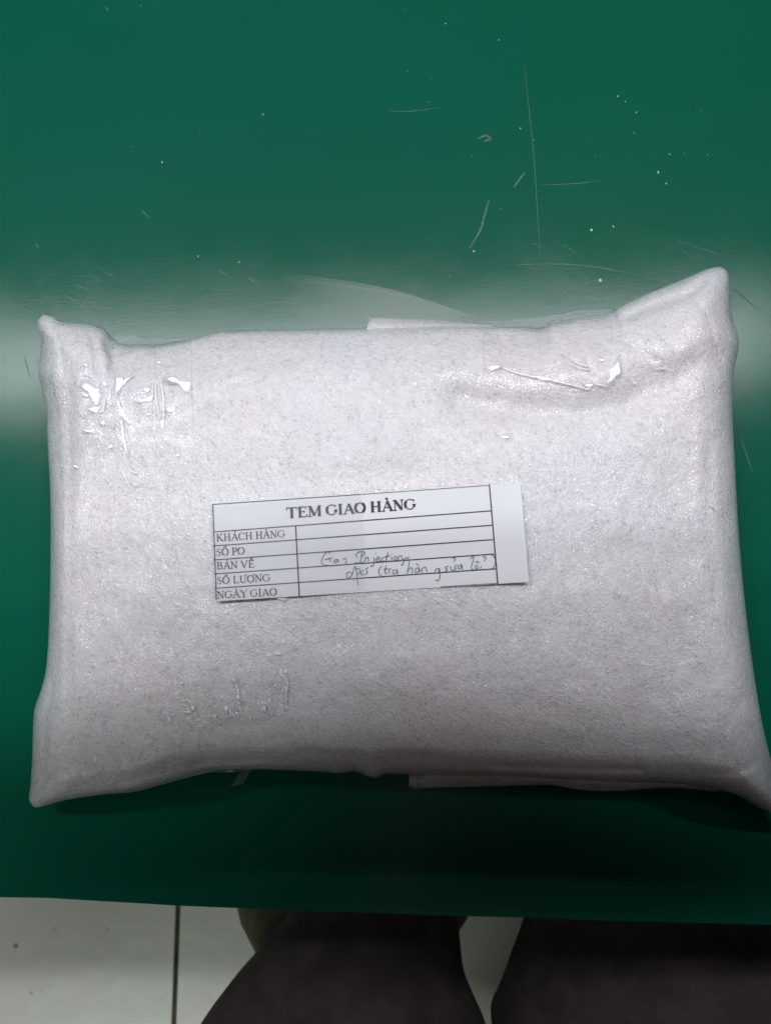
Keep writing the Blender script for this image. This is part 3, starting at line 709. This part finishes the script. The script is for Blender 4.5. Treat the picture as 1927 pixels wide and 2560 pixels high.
H = [[(135, 548), (118, 534), (92, 550), (70, 600), (80, 630), (125, 634)], [(95, 592), (150, 577)], [(128, 578), (138, 612)], [(188, 590), (166, 596), (166, 612), (186, 606), (190, 588), (200, 612)],
     [(228, 590), (246, 582), (258, 608), (242, 616)], [(338, 578), (325, 556), (345, 536), (380, 532), (392, 550), (362, 566)], [(370, 540), (358, 612)], [(315, 618), (384, 611)],
     [(396, 576), (392, 606)], [(396, 584), (414, 572), (420, 606)], [(462, 572), (456, 632), (432, 640)], [(470, 544), (476, 550)], [(480, 594), (502, 582), (490, 570), (474, 592), (486, 606), (508, 598)],
     [(534, 574), (516, 584), (516, 602), (540, 600)], [(564, 534), (550, 600), (572, 600)], [(538, 572), (580, 562)], [(592, 570), (590, 598)], [(594, 548), (598, 552)],
     [(624, 566), (606, 576), (614, 596), (630, 588), (624, 566)], [(642, 596), (642, 570), (664, 562), (672, 592), (700, 578), (724, 576)],
     [(255, 718), (260, 692), (284, 684), (296, 704), (276, 726), (255, 718)], [(276, 726), (300, 700), (312, 650), (322, 642), (322, 664)], [(328, 656), (332, 702), (342, 782)], [(328, 662), (350, 656), (354, 688), (332, 702)],
     [(384, 668), (364, 682), (368, 706), (390, 698)], [(418, 650), (400, 662), (412, 682), (396, 700)], [(436, 636), (442, 644)], [(518, 640), (496, 666), (500, 700), (524, 716)], [(550, 634), (542, 688), (560, 696)], [(530, 664), (566, 658)],
     [(572, 694), (572, 664), (592, 660)], [(618, 664), (598, 680), (606, 698), (626, 690), (628, 662), (640, 700)], [(654, 602), (674, 598), (680, 614), (662, 636)], [(700, 598), (716, 590), (722, 612), (706, 696)], [(708, 680), (730, 652), (744, 658), (746, 692)],
     [(786, 650), (766, 666), (772, 686), (790, 680), (794, 650), (802, 686)], [(772, 622), (796, 634)], [(816, 652), (816, 686)], [(820, 658), (840, 646), (850, 664), (854, 684)], [(942, 656), (916, 666), (916, 690), (938, 686), (946, 656), (950, 716), (936, 748), (916, 740)],
     [(1012, 640), (988, 650), (1006, 666), (986, 682)], [(1030, 640), (1036, 670), (1060, 666), (1062, 640), (1068, 668)], [(1062, 640), (1078, 628)], [(1042, 584), (1062, 578), (1064, 594), (1050, 606)],
     [(1108, 628), (1086, 642), (1088, 660), (1106, 654), (1112, 628), (1120, 670)], [(1176, 590), (1194, 566), (1202, 580), (1184, 640), (1184, 662), (1198, 664)], [(1226, 632), (1212, 642), (1216, 660), (1232, 652), (1226, 632)],
     [(1214, 616), (1230, 604), (1246, 616)], [(1266, 574), (1286, 566), (1292, 582), (1276, 602)], [(1256, 636), (1252, 660)], [(1322, 546), (1352, 568), (1362, 606), (1352, 644), (1330, 664)]]
ZH = lambda x, y: (780 + x * .33634, 1200 + y * .33634)
joined('handwriting', [ribbon([ZH(*p) for p in q], 1.8, lab(.0003), False, 4) for q in H], M_pen, lb)['kind'] = 'stuff'
# clear tape over the label's left end
grid_patch('tape_strip', [(533, 1264), (905, 1238), (913, 1476), (544, 1499)], 30, 20, lab(.0006), M_ltape, lb)

# ------------------------------------------------------------------ person sitting at the bench
def skin(name, V, Ed, rad, mat, parent, root=0, sub=2):
    me = bpy.data.meshes.new(name); me.from_pydata(V, Ed, []); me.update()
    o = bpy.data.objects.new(name, me); COL.objects.link(o); me.materials.append(mat); o.parent = parent
    sk = o.modifiers.new('skin', 'SKIN'); sk.use_smooth_shade = True
    ss = o.modifiers.new('sub', 'SUBSURF'); ss.levels = sub; ss.render_levels = sub
    lay = me.skin_vertices[0] if me.skin_vertices else None
    for i, r in enumerate(rad):
        d = me.skin_vertices[0].data[i]; d.radius = r if isinstance(r, tuple) else (r, r)
        d.use_root = (i == root)
    return o
pr = empty('person', (0, -.55, 0))
tag(pr, 'seated person in dark trousers with both knees under the near edge of the bench', 'person')
def place(px, py, z): return P(px, py, z)
def person():
    # knees and thighs measured in the picture, the torso and head follow
    kl = P(935, 2235, .50); hl = P(800, 2900, .58); kr = P(1640, 2230, .50); hr = P(1560, 2900, .60)
    pel = (hl + hr) / 2 + Vector((0, -.08, .0))
    V = []; Ed = []; rad = []; 
    def add(p, r, par=None):
        V.append(tuple(p)); rad.append(r)
        if par is not None: Ed.append((par, len(V) - 1))
        return len(V) - 1
    p0 = add(pel, .10)
    mid = pel + Vector((0, -.01, .16)); p1 = add(mid, .10, p0)
    chest = pel + Vector((0, .03, .36)); p2 = add(chest, .115, p1)
    neck = pel + Vector((0, .07, .50)); p3 = add(neck, .05, p2)
    head = pel + Vector((0, .14, .60)); p4 = add(head, .075, p3); p5 = add(head + Vector((0, .03, .09)), .07, p4)
    p6 = add(head + Vector((0, .085, -.02)), .018, p4)
    elb = {-1: Vector((-.29, .045, CZ + .08)), 1: Vector((.27, .050, CZ + .08))}  # unseen arms pushed forward and out to cast shade on the near mat
    HY = .088
    for sgn, h, k in ((-1, hl, kl), (1, hr, kr)):
        a = add(h + Vector((0, 0, -.03)), .045, p0); b = add((h + k) / 2 + Vector((0, 0, -.04)), .036, a); c = add(k + Vector((0, .01, -.03)), .030, b)
        d = add(Vector((k.x, k.y + .02, .30)), .045, c); e = add(Vector((k.x, k.y, .09)), .032, d)
        f = add(Vector((k.x, k.y + .04, .035)), .032, e); add(Vector((k.x, k.y + .16, .03)), .026, f)
        s = chest + Vector((.17 * sgn, .02, .06)); a = add(s, .05, p2)
        el = elb[sgn]; b = add(el, .038, a)
        wr = Vector((.115 * sgn, HY - .015, CZ + .035)); c = add(wr, .025, b)
        pm = Vector((.075 * sgn, HY, CZ + .022)); d = add(pm, (.030, .016), c)
        for i in range(4):
            r1 = Vector((.058 * sgn, HY - .022 + i * .018, CZ + .020)); r2 = Vector((.040 * sgn, r1.y + .004, CZ + .020))
            g = add(r1, .008, d); add(r2, .0065, g)
        t = add(Vector((.055 * sgn, HY - .035, CZ + .024)), .010, d); add(Vector((.03 * sgn, HY - .02, CZ + .028)), .008, t)
    skin('body', V, Ed, rad, M_skin, pr, 0)
    # clothing
    def loft(secs, seed, crease=None, n=40):
        vs = []; fs = []
        secs2 = []
        for a_, b_ in zip(secs, secs[1:]):
            i0 = secs.index(a_); p0 = secs[max(0, i0 - 1)]; p3 = secs[min(len(secs) - 1, i0 + 2)]
            for k in range(6):
                t_ = k / 6
                secs2.append(tuple(.5 * (2 * a_[i] + (b_[i] - p0[i]) * t_ + (2 * p0[i] - 5 * a_[i] + 4 * b_[i] - p3[i]) * t_ * t_ + (3 * a_[i] - p0[i] - 3 * b_[i] + p3[i]) * t_ ** 3) for i in range(4)))
        secs2.append(secs[-1])
        for y, xl, xr, z in secs2:
            A = P(xl, y, z); B = P(xr, y, z); c = (A + B) / 2; r = (B.x - A.x) / 2
            for i in range(n):
                an = 2 * math.pi * i / n
                q = Vector((c.x + r * math.cos(an), c.y, c.z + r * .88 * math.sin(an)))
                k = 1 + .07 * noise.noise(Vector((q.x * 22 + seed, q.y * 9, q.z * 22))) + .022 * noise.noise(Vector((q.x * 70, q.y * 30 + seed, q.z * 70)))
                if crease and math.sin(an) > 0:
                    d = (q.x - crease(c.y)) / .010
                    k -= .16 * math.exp(-d * d)
                vs.append(Vector((c.x + r * math.cos(an) * (1 + (k - 1) * .3), c.y, c.z + r * .88 * math.sin(an) * k)))
        m = len(secs2)
        for j in range(m - 1):
            for i in range(n): fs.append((j * n + i, j * n + (i + 1) % n, (j + 1) * n + (i + 1) % n, (j + 1) * n + i))
        fs.append(tuple(range(n))[::-1]); fs.append(tuple(range((m - 1) * n, m * n)))
        return vs, fs
    cA, cB_ = P(862, 2430, .60), P(818, 2560, .60)
    cr = lambda y: cA.x + (cB_.x - cA.x) * (y - cA.y) / (cB_.y - cA.y)
    L1 = [(2120, 900, 1040, .50), (2160, 850, 1085, .50), (2200, 795, 1115, .505), (2270, 735, 1140, .51), (2340, 680, 1150, .515), (2420, 612, 1160, .52), (2480, 562, 1182, .525), (2560, 502, 1216, .53), (2700, 420, 1240, .54), (2900, 340, 1250, .56), (3100, 320, 1300, .58)]
    L2 = [(2120, 1500, 1850, .50), (2160, 1440, 1900, .50), (2200, 1390, 1950, .505), (2293, 1326, 1990, .51), (2395, 1285, 2020, .52), (2520, 1241, 2060, .53), (2560, 1231, 2080, .53), (2700, 1250, 2120, .54), (2900, 1270, 2200, .56), (3100, 1220, 2250, .58)]
    parts = [loft(L1, 1.3, cr), loft(L2, 6.1, lambda y: P(1560, 2500, .6).x + .2 * (y + .2))]
    hb_ = bmesh.new(); bmesh.ops.create_uvsphere(hb_, u_segments=28, v_segments=16, radius=1)
    for v in hb_.verts: v.co = Vector((v.co.x * .185, v.co.y * .12, v.co.z * .11)) + (hl + hr) / 2 + Vector((0, -.07, .02))
    parts.append(([v.co.copy() for v in hb_.verts], [tuple(v.index for v in f.verts) for f in hb_.faces])); hb_.free()
    tr = joined('trousers', parts, M_trous, pr)
    # loose lower legs hang from the knees
    def calf(cx_, cy_, half):
        vs = []; fs = []; n = 36; m = 14
        for j in range(m + 1):
            z = .46 - (.46 - .10) * j / m
            c = P(cx_, cy_, .28); r = half * (.55 + .45 * min(1, (.46 - z) / .14)) * (1 - .06 * max(0, (.28 - z) / .2))
            for i in range(n):
                an = 2 * math.pi * i / n
                k = 1 + .05 * math.sin(an * 7 + j * .25) * min(1, j / 6)
                vs.append(Vector((c.x + r * math.cos(an) * (1 + (k - 1) * .3), c.y + .03 + r * .62 * math.sin(an) * k, z)))
        for j in range(m):
            for i in range(n): fs.append((j * n + i, (j + 1) * n + i, (j + 1) * n + (i + 1) % n, j * n + (i + 1) % n))
        fs.append(tuple(range(n))); return vs, fs
    for c_, h_ in ((890, .108), (1680, .110)):
        v_, f_ = calf(c_, 2280, h_); mesh('trouser_leg', v_, f_, M_olive, pr)
    V.clear(); Ed.clear(); rad.clear()
    a0 = add(pel + Vector((0, -.03, .02)), (.15, .11)); a = add(pel + Vector((0, -.03, .09)), .13, a0); b = add(mid, .14, a); c = add(chest, .15, b)
    for sgn in (-1, 1):
        s = add(chest + Vector((.17 * sgn, .02, .06)), .07, c); e = add(elb[sgn], .062, s)
        add(Vector((.14 * sgn, HY - .012, CZ + .056)), .056, e)  # unseen sleeves thickened to deepen the shade on the mat
    skin('shirt', list(V), list(Ed), list(rad), M_shirt, pr, 0)
    hb = bmesh.new(); bmesh.ops.create_uvsphere(hb, u_segments=24, v_segments=14, radius=.1)
    for v in hb.verts:
        v.co = Vector((v.co.x * .95, v.co.y * 1.05, v.co.z * .9)) + head + Vector((0, -.02, .08))
    obm('hair', hb, M_hair, pr, True)
    for o in pr.children: o.location -= pr.location
person()
ph = empty('phone', (0, 0, CZ + .006)); tag(ph, 'unseen black phone held over the parcel in both hands', 'phone')  # out of view, set forward so it also shades the near mat
rel(obm('phone_body', box(-.038, .038, -.02, .14, CZ + .006, CZ + .014, .003), M_phone, None, True), ph)

# stool the person sits on
stl = empty('stool', (0, -.42, 0)); tag(stl, 'dark stool under the seated person', 'stool')
rel(obm('seat', box(-.08, .28, -.72, -.37, .40, .44, .012), M_hair), stl)
for sx in (-.05, .25):
    for sy in (-.68, -.41): rel(obm('leg', box(sx - .015, sx + .015, sy - .015, sy + .015, .001, .3995, .002), M_steel), stl)
